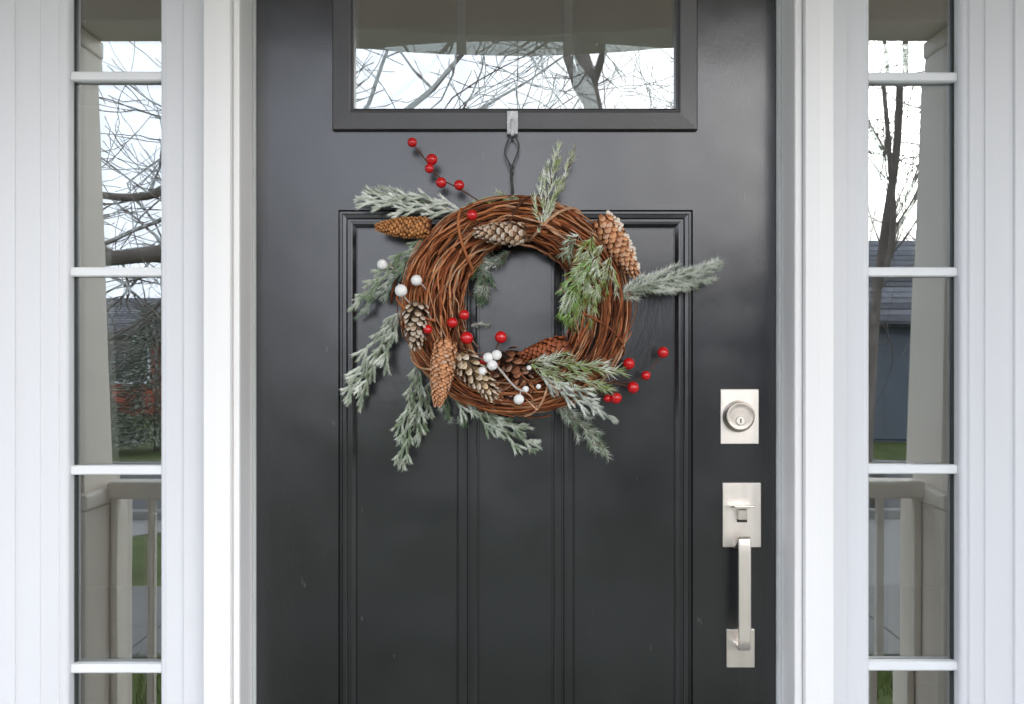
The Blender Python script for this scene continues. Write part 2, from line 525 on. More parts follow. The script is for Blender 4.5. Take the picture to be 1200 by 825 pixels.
# porch roof
PF = -1.40              # inner face of the porch beam
box('porch_roof', -3.7, 3.7, -1.95, 0.6, 2.62, 2.76, M['shingle'], house)
box('porch_beam', -3.5, 3.5, PF - 0.22, PF, 2.233, 2.618, M['column'], house, 0.006)
me = None
for k in range(44):
    if me is None:
        o = box('ceiling_board', -0.077, 0.077, PF + 0.002, -0.052, 2.475, 2.495, M['ceiling'], house, 0.006); me = o.data
    else:
        o = bpy.data.objects.new('ceiling_board', me); C.objects.link(o); o.parent = house; o.matrix_parent_inverse = world_inv(house)
    o.location = (-3.4 + k * 0.158, 0, 0)
box('ceiling_deck', -3.6, 3.6, PF + 0.002, -0.052, 2.497, 2.61, M['ceiling'], house)
# columns: tapered shafts on square pedestals
def column(cx, inner):
    """inner = x of the side that faces the steps at the top of the shaft; sign tells the side"""
    sgn = 1 if cx > 0 else -1
    w_top, w_bot, w_ped = 0.145, 0.184, 0.208
    bm = bmesh.new()
    lo = [bm.verts.new((cx + a * w_bot, PF - .11 + b * w_bot * .8, 0.849)) for a, b in ((-1, -1), (1, -1), (1, 1), (-1, 1))]
    hi = [bm.verts.new((cx + a * w_top, PF - .11 + b * w_top * .8, 2.175)) for a, b in ((-1, -1), (1, -1), (1, 1), (-1, 1))]
    for i in range(4): bm.faces.new((lo[i], lo[(i + 1) % 4], hi[(i + 1) % 4], hi[i]))
    bm.faces.new(lo); bm.faces.new(hi)
    sh = bm_obj('column', bm, M['column'], house)
    box('capital', cx - .150, cx + .150, PF - .11 - .122, PF - .11 + .122, 2.176, 2.232, M['column'], house, 0.008)
    box('pedestal', cx - w_ped, cx + w_ped, PF - .11 - .2, PF - .11 + .2, -0.004, 0.80, M['column'], house, 0.008)
    box('pedestal_cap', cx - w_ped - .008, cx + w_ped + .008, PF - .11 - .21, PF - .11 + .21, 0.801, 0.848, M['column'], house, 0.008)
for cx in (-1.442, 1.434):
    column(cx, 0)
# railings between the columns and the steps
def railing(x0, x1, label):
    t = empty('porch_railing', ((x0 + x1) / 2, PF - .11, 0), label=label, cat='railing', group='railings at the porch edge')
    y = PF - .11
    box('top_rail', x0, x1, y - .045, y + .045, 0.815, 0.868, M['column'], t, 0.008)
    box('bottom_rail', x0, x1, y - .03, y + .03, 0.05, 0.095, M['column'], t, 0.006)
    n = int((x1 - x0) / 0.113); me = None
    for k in range(n):
        if me is None:
            o = box('baluster', -.011, .011, y - .013, y + .013, 0.096, 0.814, M['column'], t, 0.003); me = o.data
        else:
            o = bpy.data.objects.new('baluster', me); C.objects.link(o); o.parent = t; o.matrix_parent_inverse = world_inv(t)
        o.location = (x0 + .012 + k * .113 if x0 < 0 else x1 - .012 - k * .113, 0, 0)
    box('newel_post', (x1 if x0 < 0 else x0) - .045, (x1 if x0 < 0 else x0) + .045, y - .046, y + .046, 0, 0.95, M['column'], t, 0.006)
railing(-1.232, -0.80, 'cream porch railing mirrored in the left sidelight')
railing(0.80, 1.224, 'cream porch railing mirrored in the right sidelight')

# ------------------------------------------------------------------ trees, shrubs and houses across the street
def tree(loc, label, height, r0, lean, seed, depth=5, first=0.28, spread=0.9, limbs=None, trunk=None, nk=3):
    q = random.Random(seed)
    root = empty('bare_tree', loc, label=label, cat='tree', group='bare winter trees in front of the porch')
    tr = MB(); br = MB(); tw = MB()
    base = Vector(loc)
    def grow(p, d, length, r, lev):
        n = 7 if lev == 0 else 5
        if lev == 0 and trunk:
            n = 12; pts = catmull(trunk, n); rr = [r * (1 - .6 * i / n) for i in range(n + 1)]
            dd = (pts[-1] - pts[-2]).normalized()
            return kids_of(pts, rr, dd, n, length, lev)
        pts = [p]; rr = [r]
        cur = p; dd = d.copy()
        for i in range(n):
            dd = (dd + Vector((q.gauss(0, .13), q.gauss(0, .13), q.gauss(0.03, .10))) * (0.5 if lev == 0 else 1.1)).normalized()
            cur = cur + dd * (length / n)
            pts.append(cur); rr.append(max(0.0035, r * (1 - 0.55 * (i + 1) / n)))
        kids_of(pts, rr, dd, n, length, lev)
    def kids_of(pts, rr, dd, n, length, lev):
        tgt = tr if lev == 0 else (br if lev <= 2 else tw)
        tgt.tube(pts, rr, 8 if lev == 0 else (6 if lev < 3 else 4), cap=lev == 0)
        if lev >= depth: return
        kids = 4 if lev == 0 else (nk if lev < 3 else 2)
        for k in range(kids):
            t = (first + (1 - first) * (k + q.random()) / kids) if lev == 0 else q.uniform(.25, 1.0)
            i = min(n - 1, int(t * n)); u = t * n - i
            pp = pts[i].lerp(pts[i + 1], min(1, u))
            ax = Vector((q.gauss(0, 1), q.gauss(0, 1), q.gauss(0, .5))).normalized()
            nd = (dd * q.uniform(.35, .8) + ax * spread * q.uniform(.6, 1.1)).normalized()
            if lev == 0: nd = (nd + Vector((0, 0, .25))).normalized()
            grow(pp, nd, length * q.uniform(.5, .75), rr[i] * q.uniform(.34, .60), lev + 1)
        grow(pts[-1], dd, length * .7, rr[-1], lev + 1)
    grow(base, Vector(lean).normalized(), height * .5, r0, 0)
    for pts, r in (limbs or []):
        cc = catmull(pts, 14)
        br.tube(cc, [max(.012, r * (1 - .6 * i / 14)) for i in range(15)], 7)
        for k in range(16):
            i = q.randrange(2, 14)
            ax = Vector((q.gauss(0, 1), q.gauss(0, .6), q.gauss(0.1, 1))).normalized()
            grow(cc[i], ax, q.uniform(.5, 1.3), r * q.uniform(.12, .28), 3)
    tr.build('trunk', M['bark'], root, True)
    br.build('branches', M['bark'], root, True)
    tag(tw.build('twigs', M['bark'], root, True), kind='stuff')
    return root
tree((0.75, -8.2, GZ), 'bare tree with a leaning trunk mirrored in the door window', 7.0, 0.12, (0.06, 0.05, 1), 5, 5, 0.40, 0.95, trunk=[(1.05, -8.2, GZ), (1.0, -8.2, 1.5), (0.84, -8.2, 3.2), (0.72, -8.2, 3.8), (0.55, -8.3, 4.3), (0.1, -8.4, 5.2)], nk=3)
tree((-2.35, -7.6, GZ), 'bare tree with a thick level limb mirrored in the left sidelight', 7.0, 0.17, (0.05, 0, 1), 8, 5, 0.35, 0.95,
     [([(-2.35, -7.6, 2.0), (-2.9, -7.5, 2.08), (-3.6, -7.4, 2.02), (-4.6, -7.3, 2.2)], 0.095),
      ([(-2.35, -7.6, 3.2), (-2.8, -7.8, 2.75), (-3.3, -7.9, 2.6), (-4.2, -8.0, 2.75)], 0.06)])
tree((4.0, -10.6, GZ), 'bare forked tree mirrored in the right sidelight', 8.0, 0.075, (-0.02, 0, 1), 21, 5, 0.2, 0.85, trunk=[(3.9, -10.6, GZ), (4.05, -10.6, 2.0), (4.25, -10.6, 3.6), (4.3, -10.6, 5.5)], limbs=[([(3.95, -10.6, 0.9), (4.0, -10.5, 1.8), (4.15, -10.4, 2.6), (4.05, -10.3, 3.6), (3.9, -10.2, 4.8)], 0.05), ([(4.2, -10.6, 2.6), (4.5, -10.6, 3.1), (4.7, -10.6, 3.9)], 0.035), ([(4.25, -10.6, 3.3), (4.0, -10.6, 3.7), (3.7, -10.6, 4.3)], 0.035)])
tree((-6.9, -16.8, GZ), 'bare bushy tree beyond the street, mirrored low in the left sidelight', 3.6, 0.07, (0, 0, 1), 33, 5, 0.1, 0.9, nk=4)

def conifer(loc, h, rad, seed, label):
    q = random.Random(seed)
    root = empty('evergreen_tree', loc, label=label, cat='tree', group='evergreens beyond the street')
    b = Vector(loc)
    t = MB(); t.tube([b, b + Vector((0, 0, h * .5)), b + Vector((0, 0, h))], [h * .025, h * .016, .01], 7)
    t.build('trunk', M['bark'], root, True)
    f = MB()
    for k in range(3600):
        z = q.random() ** 1.3
        rr = rad * math.sqrt(max(0, 1 - (z * 1.02 - .12) ** 2)) * (1 - .35 * z) * (0.35 + 0.65 * math.sqrt(q.random())) * (0.8 + 0.35 * mnoise.noise(Vector((z * 9, q.random() * 2, seed))))
        a = q.uniform(0, 2 * math.pi)
        lump = 1 + .25 * math.sin(a * 5 + z * 23)
        p = b + Vector((math.cos(a) * rr * lump, math.sin(a) * rr * lump, .15 + z * h))
        d = Vector((math.cos(a), math.sin(a), q.uniform(-.5, .25))).normalized()
        s = q.uniform(.05, .13)
        c = q.uniform(.5, 1.3)
        f.needle(p, d, s, s * .28, (0.24 * c, 0.26 * c, 0.21 * c))
    tag(f.build('crown', M['needles'], root), kind='stuff')
conifer((-7.6, -17.6, GZ), 2.4, 1.0, 3, 'short evergreen beyond the street, mirrored nearest the left column')
conifer((-6.3, -18.4, GZ), 2.5, 1.0, 4, 'broad dark evergreen beyond the street, mirrored in the left sidelight')
conifer((-8.8, -19.0, GZ), 3.9, 1.6, 6, 'tall evergreen beyond the street, left of the other two')
conifer((0.4, -19.5, GZ), 3.2, 1.6, 9, 'evergreen straight across the street from the door')

def gable_house(loc, w, d, hw, hr, wall_m, label, win=(), door=None):
    x, y, z = loc
    t = empty('neighbour_house', loc, label=label, cat='house', group='houses across the street')
    box('wall', x - w / 2, x + w / 2, y - d, y, z, z + hw, wall_m, t)
    n = int(hw / .2)
    me = None
    for k in range(n):
        if me is None:
            o = box('siding_board', x - w / 2 - .01, x + w / 2 + .01, y + .002, y + .03, 0, .188, wall_m, t); me = o.data
        else:
            o = bpy.data.objects.new('siding_board', me); C.objects.link(o); o.parent = t; o.matrix_parent_inverse = world_inv(t)
        o.location = (0, 0, z + k * .2)
    # roof sloping toward the street, in shingle courses
    m = 16
    for k in range(m):
        a = k / m; b = (k + 1.25) / m
        bm = bmesh.new()
        def pt(u, xx, off): return (xx, y + .45 - u * (d / 2 + .45), z + hw - .1 + u * hr + off)
        vs = [bm.verts.new(pt(a, x - w / 2 - .4, .05)), bm.verts.new(pt(a, x + w / 2 + .4, .05)), bm.verts.new(pt(b, x + w / 2 + .4, .015)), bm.verts.new(pt(b, x - w / 2 - .4, .015))]
        vl = [bm.verts.new(pt(a, x - w / 2 - .4, -.02)), bm.verts.new(pt(a, x + w / 2 + .4, -.02)), bm.verts.new(pt(b, x + w / 2 + .4, -.05)), bm.verts.new(pt(b, x - w / 2 - .4, -.05))]
        bm.faces.new(vs); bm.faces.new(vl)
        for i in range(4): bm.faces.new((vs[i], vs[(i + 1) % 4], vl[(i + 1) % 4], vl[i]))
        bm_obj('shingle_course', bm, M['shingle'], t)
    bm = bmesh.new()
    y0, y1, ym = y + .4, y - d - .4, y - d / 2
    A = [bm.verts.new(p) for p in ((x - w / 2 - .38, y0, z + hw - .16), (x - w / 2 - .38, y1, z + hw - .16), (x - w / 2 - .38, ym, z + hw + hr - .2))]
    B = [bm.verts.new((x + w / 2 + .38, p.co.y, p.co.z)) for p in A]
    bm.faces.new(A); bm.faces.new(B)
    for i in range(3): bm.faces.new((A[i], A[(i + 1) % 3], B[(i + 1) % 3], B[i]))
    bm_obj('roof', bm, M['shingle'], t)
    for (wx, wz, ww, wh) in win:
        f = box('window', wx - ww / 2, wx + ww / 2, y + .031, y + .07, z + wz, z + wz + wh, M['trim'], t, .01)
        for i in (0, 1):
            xa = wx - ww / 2 + .08 + i * (ww / 2 - .06)
            box('pane', xa, xa + ww / 2 - .10, y + .060, y + .074, z + wz + .08, z + wz + wh - .08, M['nglass'], f)
    if door:
        dx, dw = door
        f = box('door', dx - dw / 2, dx + dw / 2, y + .031, y + .08, z + .05, z + 2.1, M['slate'], t, .01)
    return t
gable_house((7.6, -20.2, GZ), 9.0, 6.0, 2.4, 2.0, M['slate'], 'slate blue bungalow across the street mirrored in the right sidelight',
            [(5.7, .9, 1.3, 1.2), (9.6, .9, 1.6, 1.2)], (7.5, .95))
gable_house((-12.5, -29.5, GZ), 8.0, 6.0, 2.3, 1.2, M['brick'], 'red brick bungalow across the street mirrored low in the left sidelight',
            [(-10.6, .9, 1.4, 1.2)], (-12.2, 1.1))

# ================================================================== DOOR FRAME AND SIDELIGHTS
ZB, ZT = -0.004, 2.26
frame = empty('door_frame', (X(604), -0.05, 0), label='white painted wooden frame and posts around the black front door', cat='door frame')
def arc(x0, y0, x1, y1, n=4, bulge=1):
    """quarter-round between two points, in plan"""
    out = []
    for i in range(n + 1):
        t = i / n * math.pi / 2
        if bulge > 0:
            out.append((x0 + (x1 - x0) * math.sin(t), y0 + (y1 - y0) * (1 - math.cos(t))))
        else:
            out.append((x0 + (x1 - x0) * (1 - math.cos(t)), y0 + (y1 - y0) * math.sin(t)))
    return out

def side_trim(m, px):
    """px(a): photo column of a boundary on this side. m=-1 left, +1 right. Values are given as left-hand columns."""
    yp, yb, yf, ys = -0.115, -0.100, -0.068, -0.060
    xp0, xp1 = X(px['post_out'], yp), X(px['post_in'], yp)
    xb1 = X(px['bead_in'], yb)
    xd = X(px['door'], 0)
    # post with eased edges
    e = 0.0022 * (1 if m < 0 else -1)
    pts = [(xp0, -0.02)] + arc(xp0, yp + .004, xp0 + e, yp, 4, -1) + [((xp0 + xp1) / 2, yp - 0.0015)] + arc(xp1 - e, yp, xp1, yp + .004, 4, 1) + [(xp1, -0.02)]
    extrude_plan('mullion_post', pts, ZB, ZT, M['post'], frame)
    # jamb with a bead on its front edge
    xq = xp1 + (0.0006 if m < 0 else -0.0006)
    pts = [(xq, 0.10)] + [(xq, yb + 0.006)] + arc(xq, yb + .003, xq + e * .6, yb, 3, -1) + arc(xb1 - e * 1.3, yb, xb1, yb + .006, 4, 1) + [(xb1, 0.10)]
    extrude_plan('jamb', pts, ZB, ZT - 0.12, M['post'], frame)
    # weatherstrip beside the door
    xs0, xs1 = X(px['strip_out'], -0.012), X(px['strip_in'], -0.012)
    extrude_plan('weatherstrip', [(xb1 + (0.0005 if m < 0 else -.0005), 0.03), (xb1 + (0.0005 if m < 0 else -.0005), -0.008), (xs1 - e * .5, -0.014), (xs1, -0.006), (xs1, 0.03)], ZB, 2.06, M['strip'], frame)
    # flat filler between post and sidelight
    xa = X(px['fill_out'], yf)
    pts = [(xp0 - (.0005 if m < 0 else -.0005), -0.02), (xp0 - (.0005 if m < 0 else -.0005), yf)] + arc(xa + e * .8, yf, xa, yf + .004, 3, 1) + [(xa, -0.02)]
    extrude_plan('filler_strip', pts, ZB, ZT, M['trim'], frame)
    # outer casing
    xc = X(px['casing_in'], -0.074)
    xo = X(px['casing_out'], -0.074)
    pts = [(xo, -0.03), (xo, -0.07)] + arc(xo, -.070, xo + e, -0.074, 3, -1) + arc(xc - e, -0.074, xc, -0.070, 3, 1) + [(xc, -0.03)]
    extrude_plan('casing', pts, ZB, ZT, M['trim'], frame)

LP = dict(door=300, strip_out=293, strip_in=298.5, bead_in=281, post_in=270, post_out=238, fill_out=214.5, casing_in=17, casing_out=-75)
RP = dict(door=909, strip_out=916, strip_in=911.5, bead_in=931, post_in=943.5, post_out=977.5, fill_out=993, casing_in=1189, casing_out=1275)
side_trim(-1, LP)
side_trim(1, RP)
box('head_jamb', X(275), X(935), -0.098, 0.10, 2.066, 2.139, M['trim'], frame, 0.003)
box('head_casing', X(-85, -.07), X(1285, -.07), -0.118, -0.032, 2.261, 2.39, M['trim'], frame, 0.004)
box('threshold', X(290), X(920), -0.11, 0.10, -0.0035, 0.012, M['nickel'], frame, 0.003)

def sidelight(m, px, lites, label):
    yf = -0.060; yg = -0.030
    x_in = X(px['in'], yf)       # edge of the opening next to the door
    x_out = X(px['out'], yf)     # far edge of the opening
    e = 1 if m < 0 else -1
    root = empty('sidelight_window', ((x_in + x_out) / 2, -0.03, 0), label=label, cat='window', group='sidelights beside the door')
    # stile next to the post
    xs = X(px['stile_in'], yf)
    pts = [(xs, -0.005), (xs, yf + .003)] + [(xs - e * .002, yf)] + [(x_in + e * .012, yf)] + arc(x_in + e * .008, yf + .002, x_in, yf + .012, 4, 1) + [(x_in, -0.005)]
    extrude_plan('stile', pts, 0.02, 2.20, M['trim'], root)
    # far stile: stepped face with an ovolo towards the glass
    a, b, c = X(px['step'][0], -.069), X(px['step'][1], -.066), X(px['step'][2], -.062)
    pts = [(a, -0.005), (a, -0.0655)] + arc(a, -.0665, a + e * .003, -.069, 3, -1) + arc(b - e * .002, -.069, b, -.066, 3, 1) + \
          [(b + e * .004, -.0655)] + arc(c - e * .004, -.0655, c, -.062, 4, 1) + [(c + e * .002, -.0615)] + arc(x_out - e * .006, -.0615, x_out, -.054, 5, 1) + [(x_out, -0.005)]
    extrude_plan('stile', pts, 0.02, 2.20, M['trim'], root)
    xl, xr = min(x_in, x_out), max(x_in, x_out)
    zs = [Z(p, yf) for p in lites]   # muntin centres
    hw = 5.4 * S * .97
    ztop = zs[0] + 0.345; zbot = zs[-1] - 0.345
    box('top_rail', xl + .0005, xr - .0005, yf, -0.005, ztop, 2.199, M['trim'], root, 0.002)
    box('bottom_rail', xl + .0005, xr - .0005, yf, -0.005, 0.021, zbot, M['trim'], root, 0.002)
    # gasket round the glass
    gw = 0.0045
    bm = bmesh.new()
    add_box(bm, xl + .0006, xl + gw, yg - .004, yg + .012, zbot, ztop)
    add_box(bm, xr - gw, xr - .0006, yg - .004, yg + .012, zbot, ztop)
    bm_obj('gasket', bm, M['gasket'], root)
    for k, z in enumerate(zs):
        # bar with chamfered edges standing proud of the glass
        bm = bmesh.new()
        prof = [(yg - .001, -hw), (yf + .0135, -hw), (yf + .011, -hw + .0022), (yf + .011, hw - .0022), (yf + .0135, hw), (yg - .001, hw)]
        A = [bm.verts.new((xl + .0004, p[0], z + p[1])) for p in prof]
        B = [bm.verts.new((xr - .0004, p[0], z + p[1])) for p in prof]
        n = len(prof)
        for i in range(n): bm.faces.new((A[i], A[(i + 1) % n], B[(i + 1) % n], B[i]))
        bm.faces.new(A); bm.faces.new(B)
        bm_obj('muntin', bm, M['muntin'], root)
    edges = [ztop] + zs + [zbot]
    for k in range(len(edges) - 1):
        z1, z0 = edges[k], edges[k + 1]
        q = random.Random(40 + k + 10 * m)
        # each lite sits a hair out of true, as puttied panes do
        tx, tz = q.gauss(0, .0016), q.gauss(0, .0018)
        zc, xc = (z0 + z1) / 2, (xl + xr) / 2
        for nm, yy, mat, s in (('pane', yg, M['glass'], 1.0), ('inner_pane', yg + .014, M['glass_in'], -0.6)):
            bm = bmesh.new()
            vs = []
            for (px_, pz_) in ((xl + .001, z0 + .002), (xr - .001, z0 + .002), (xr - .001, z1 - .002), (xl + .001, z1 - .002)):
                vs.append(bm.verts.new((px_, yy + s * ((px_ - xc) * tx * 2 + (pz_ - zc) * tz), pz_)))
            bm.faces.new(vs)
            bm_obj(nm, bm, mat, root)
    return root
sidelight(-1, dict([('in', 187), ('out', 80), ('stile_in', 216.5), ('step', (16.0, 48, 70))]), (87, 318, 552, 786),
          'tall white framed sidelight window left of the black door')
sidelight(1, dict([('in', 1020), ('out', 1125), ('stile_in', 990.5), ('step', (1190.2, 1153, 1134))]), (88, 318, 551, 783),
          'tall white framed sidelight window right of the black door')

# ================================================================== DOOR
door = empty('front_door', (X(604.5), 0.02, 0), label='black panelled front door with a small window and nickel handle', cat='door')
DX0, DX1 = X(300.5), X(908.5)
DZ0, DZ1 = 0.014, 2.060
LX0, LX1, LZ0 = X(391), X(816), Z(151)      # hole for the window
GZT = Z(-42)
LZ1 = Z(-62)
PX0, PX1, PZ1, PZ0 = X(396.5), X(812), Z(246), 0.20    # moulded panel field
TH = 0.044
# slab: stiles and rails around the two openings
box('stile', DX0, PX0, 0, TH, DZ0, DZ1, M['door'], door)
box('stile', PX1, DX1, 0, TH, DZ0, DZ1, M['door'], door)
bmr = bmesh.new()
def slab_bm(bm, x0, x1, z0, z1): add_box(bm, x0, x1, 0.0, TH, z0, z1)
box('lock_rail', PX0, PX1, 0, TH, PZ1, LZ0, M['door'], door)
box('top_rail', PX0, PX1, 0, TH, LZ1, DZ1, M['door'], door)
box('bottom_rail', PX0, PX1, 0, TH, DZ0, PZ0, M['door'], door)
bmr.free()
# fill between the stiles and the window hole
if LX0 < PX0: pass
# panel field: sticking profile swept round the rectangle, then a recessed ground with two upright mouldings
def sweep_rect(name, x0, x1, z0, z1, prof, mat, parent):
    """prof: list of (inset, depth); depth > 0 goes into the door"""
    bm = bmesh.new()
    rings = []
    for ins, dep in prof:
        rings.append([bm.verts.new((x, dep, z)) for x, z in ((x0 + ins, z0 + ins), (x1 - ins, z0 + ins), (x1 - ins, z1 - ins), (x0 + ins, z1 - ins))])
    for a, b in zip(rings[:-1], rings[1:]):
        for i in range(4):
            bm.faces.new((a[i], a[(i + 1) % 4], b[(i + 1) % 4], b[i]))
    return bm_obj(name, bm, mat, parent)
k = S
prof = [(0, 0), (0.8 * k, .004), (1.2 * k, .0095), (3.6 * k, .0095), (4.0 * k, .004), (5.0 * k, .0025), (9.0 * k, .0030), (10.0 * k, .0045),
        (10.5 * k, .0085), (13.0 * k, .0085), (13.6 * k, .0060), (16.0 * k, .0062), (19.6 * k, .0095), (20.4 * k, .0110), (21.2 * k, .0110), (21.8 * k, .0095)]
sweep_rect('panel_moulding', PX0, PX1, PZ0, PZ1, prof, M['door'], door)
IN = 21.8 * k
GX0, GX1, GZ0, GZ1 = PX0 + IN, PX1 - IN, PZ0 + IN, PZ1 - IN
# upright mouldings (plan profile) between the three panels
def upright(c0, pr):
    """c0: photo column of the first edge; pr: list of (columns from c0, depth)"""
    pts = [(X(c0) + u * k, d) for u, d in pr]
    pts = pts + [(pts[-1][0], .03), (pts[0][0], .03)]
    extrude_plan('panel_mullion', pts, GZ0, GZ1, M['door'], door)
up_l = [(0, .0095), (.6, .0115), (1.6, .0115), (2.4, .0060), (8, .0055), (12, .0062), (13, .0090), (15, .0090), (15.6, .0062), (22, .0055), (23.5, .0070), (24.2, .0125), (26.6, .0125), (27.0, .0095)]
up_r = [(27.0 - u, d) for u, d in up_l][::-1]
ULX, URX = 535.0, 646.5
upright(ULX, up_l)
upright(URX, up_r)
for a, b in ((GX0, X(ULX)), (X(ULX) + 27 * k, X(URX)), (X(URX) + 27 * k, GX1)):
    box('panel', a, b, .0095, .034, GZ0, GZ1, M['door'], door)
# window frame applied to the door
def frame_box(name, x0, x1, z0, z1, prof, mat, parent):
    return sweep_rect(name, x0, x1, z0, z1, prof, mat, parent)
FX0, FX1, FZ0, FZ1 = X(389.5, -.01), X(817.5, -.01), Z(152.5, -.01), Z(-64, -.01)
fprof = [(0, .0005), (0.1 * k, -.0105), (1.2 * k, -.0130), (20 * k, -.0140), (21.5 * k, -.0130), (21.8 * k, -.0065), (23.4 * k, -.0065), (24.0 * k, -.0085), (25.4 * k, -.0080), (25.8 * k, .012), (26.0 * k, .03)]
lite = frame_box('window_frame', FX0, FX1, FZ0, FZ1, fprof, M['lite_frame'], door)
GLX0, GLX1, GLZ0, GLZ1 = FX0 + 25.0 * k, FX1 - 25.0 * k, FZ0 + 20.0 * k, FZ1 - 25 * k
def pane(name, y, mat, bow, tilt, parent, nx=16, nz=8):
    bm = bmesh.new()
    g = []
    xc, zc = (GLX0 + GLX1) / 2, (GLZ0 + GLZ1) / 2
    hx, hz = (GLX1 - GLX0) / 2, (GLZ1 - GLZ0) / 2
    for j in range(nz + 1):
        row = []
        for i in range(nx + 1):
            u, v = -1 + 2 * i / nx, -1 + 2 * j / nz
            y_ = y + bow * (1 - u * u) * (1 - v * v) + tilt * v * (1 - u * u)
            row.append(bm.verts.new((xc + u * hx, y_, zc + v * hz)))
        g.append(row)
    for j in range(nz):
        for i in range(nx):
            bm.faces.new((g[j][i], g[j][i + 1], g[j + 1][i + 1], g[j + 1][i]))
    return bm_obj(name, bm, mat, parent, True)
pane('pane', 0.004, M['glass'], 0.0, 0.0011, lite)
pane('inner_pane', 0.021, M['glass_in'], 0.0, -0.0010, lite)
# grille bars between the panes
for c in (540.5, 666):
    box('grille_bar', X(c - 5.5, .01), X(c + 5.5, .01), 0.009, 0.015, GLZ0 - .005, GLZ1 + .005, M['lite_frame'], lite, 0.001)

# ------------------------------------------------------------------ lock and handle
def lathe(name, c, prof, mat, parent, n=40):
    """turned about the y axis at c; prof = (radius, y)"""
    bm = bmesh.new()
    rings = []
    for r, y in prof:
        rings.append([bm.verts.new((c[0] + r * math.cos(2 * math.pi * i / n), y, c[1] + r * math.sin(2 * math.pi * i / n))) for i in range(n)])
    for a, b in zip(rings[:-1], rings[1:]):
        for i in range(n): bm.faces.new((a[i], a[(i + 1) % n], b[(i + 1) % n], b[i]))
    bm.faces.new(rings[-1]); bm.faces.new(rings[0])
    o = bm_obj(name, bm, mat, parent)
    return o
yp = -0.007
bolt = box('deadbolt', X(844.5, yp), X(889.5, yp), yp, -0.0005, Z(520.5, yp), Z(456, yp), M['nickel'], door, 0.0012)
cx, cz = X(867, -.02), Z(488, -.02)
r0 = 18.6 * S
lathe('cylinder', (cx, cz), [(r0, -.0065), (r0, -.012), (r0 * .985, -.0135), (r0 * .90, -.024), (r0 * .86, -.0265), (r0 * .80, -.0270), (r0 * .79, -.0255), (r0 * .60, -.0250), (r0 * .1, -.0250)], M['nickel_cast_shaded'], bolt)
kz = cz - 4.5 * S
lathe('key_plug', (cx, kz), [(5.4 * S, -.0245), (5.4 * S, -.0275), (4.9 * S, -.0285), (.3 * S, -.0285)], M['nickel'], bolt, 24)
box('keyhole', cx - .0011, cx + .0011, -.0292, -.0280, kz - .004, kz + .0035, M['slot_shade'], bolt)

hs = box('handle', X(847, yp), X(892, yp), yp, -0.0005, Z(641.5, yp), Z(566, yp), M['nickel'], door, 0.0012)
# lower rose
box('lower_plate', X(851.5, yp), X(884.5, yp), yp, -0.0005, Z(782.5, yp), Z(737.5, yp), M['nickel'], hs, 0.0012)
# thumb latch: stem and tilted thumb plate
bm = bmesh.new()
add_box(bm, X(864.5, -.015), X(875, -.015), -.020, -.006, Z(609, -.015), Z(597, -.015), .001)
bm_obj('latch_stem', bm, M['nickel_cast_shaded'], hs)
bm = bmesh.new()
add_box(bm, X(859, -.03), X(883.5, -.03), -.044, -.006, Z(597.2, -.03), Z(594.6, -.03), .0008)
bmesh.ops.rotate(bm, verts=bm.verts[:], cent=(X(871, -.03), -.007, Z(596, -.03)), matrix=Matrix.Rotation(R(-8), 3, 'X'))
bm_obj('thumb_latch', bm, M['nickel_cast_shaded'], hs)
box('latch_slot', X(863.5, -.007), X(875.5, -.007), -.0078, -.0062, Z(612, -.007), Z(598, -.007), M['slot_shade'], hs)
# grip: flat bar bent back to both plates
yg = -0.052
prof = []
bm = bmesh.new()
xa, xb = X(865.5, yg), X(879.8, yg)
path = [(-.0065, Z(640, -.006)), (-.030, Z(636, -.03)), (-.047, Z(632, -.05)), (-.051, Z(636, -.055)), (-.052, Z(670, -.055)), (-.052, Z(735, -.055)), (-.0515, Z(756, -.055)), (-.046, Z(760, -.05)), (-.026, Z(757, -.03)), (-.0065, Z(754, -.006))]
path = [Vector((0, a, b)) for a, b in path]
pp = catmull(path, 40)
rows = []
for i, p in enumerate(pp):
    d = (pp[min(i + 1, 40)] - pp[max(i - 1, 0)]).normalized()
    nrm = Vector((0, d.z, -d.y))
    h = .0042; e = .0014
    rows.append([bm.verts.new(Vector((x, p.y, p.z)) + nrm * o) for x, o in ((xa, -h + e), (xa + e, -h), (xb - e, -h), (xb, -h + e), (xb, h - e), (xb - e, h), (xa + e, h), (xa, h - e))])
for a, b in zip(rows[:-1], rows[1:]):
    for i in range(8): bm.faces.new((a[i], a[(i + 1) % 8], b[(i + 1) % 8], b[i]))
bm.faces.new(rows[0]); bm.faces.new(rows[-1])
bm_obj('grip', bm, M['nickel'], hs)

# ================================================================== HOOK
hook = empty('wreath_hook', P(600, 145, -.018), label='small clear plastic hook stuck on the window frame above the wreath', cat='hook')
bm = bmesh.new()
add_box(bm, X(594, -.02), X(607, -.02), -.0185, -.0145, Z(157, -.02), Z(129.5, -.02), .0012)
bm_obj('back_plate', bm, M['hook'], hook)
h = MB()
c0 = P(600.5, 141, -.019)
h.tube(catmull([c0, c0 + Vector((0, -.009, -.006)), P(600.5, 152, -.034), P(600.5, 158, -.032), P(600.5, 157, -.024)], 16), .0032, 8)
h.build('hook_arm', M['hook'], hook, True)

# ================================================================== WREATH
WY = -0.058
wc = (606.0, 360.0)
wreath = empty('wreath', P(606, 360, WY), label='grapevine wreath with frosted sprigs, pine cones and red berries on the black door', cat='wreath')

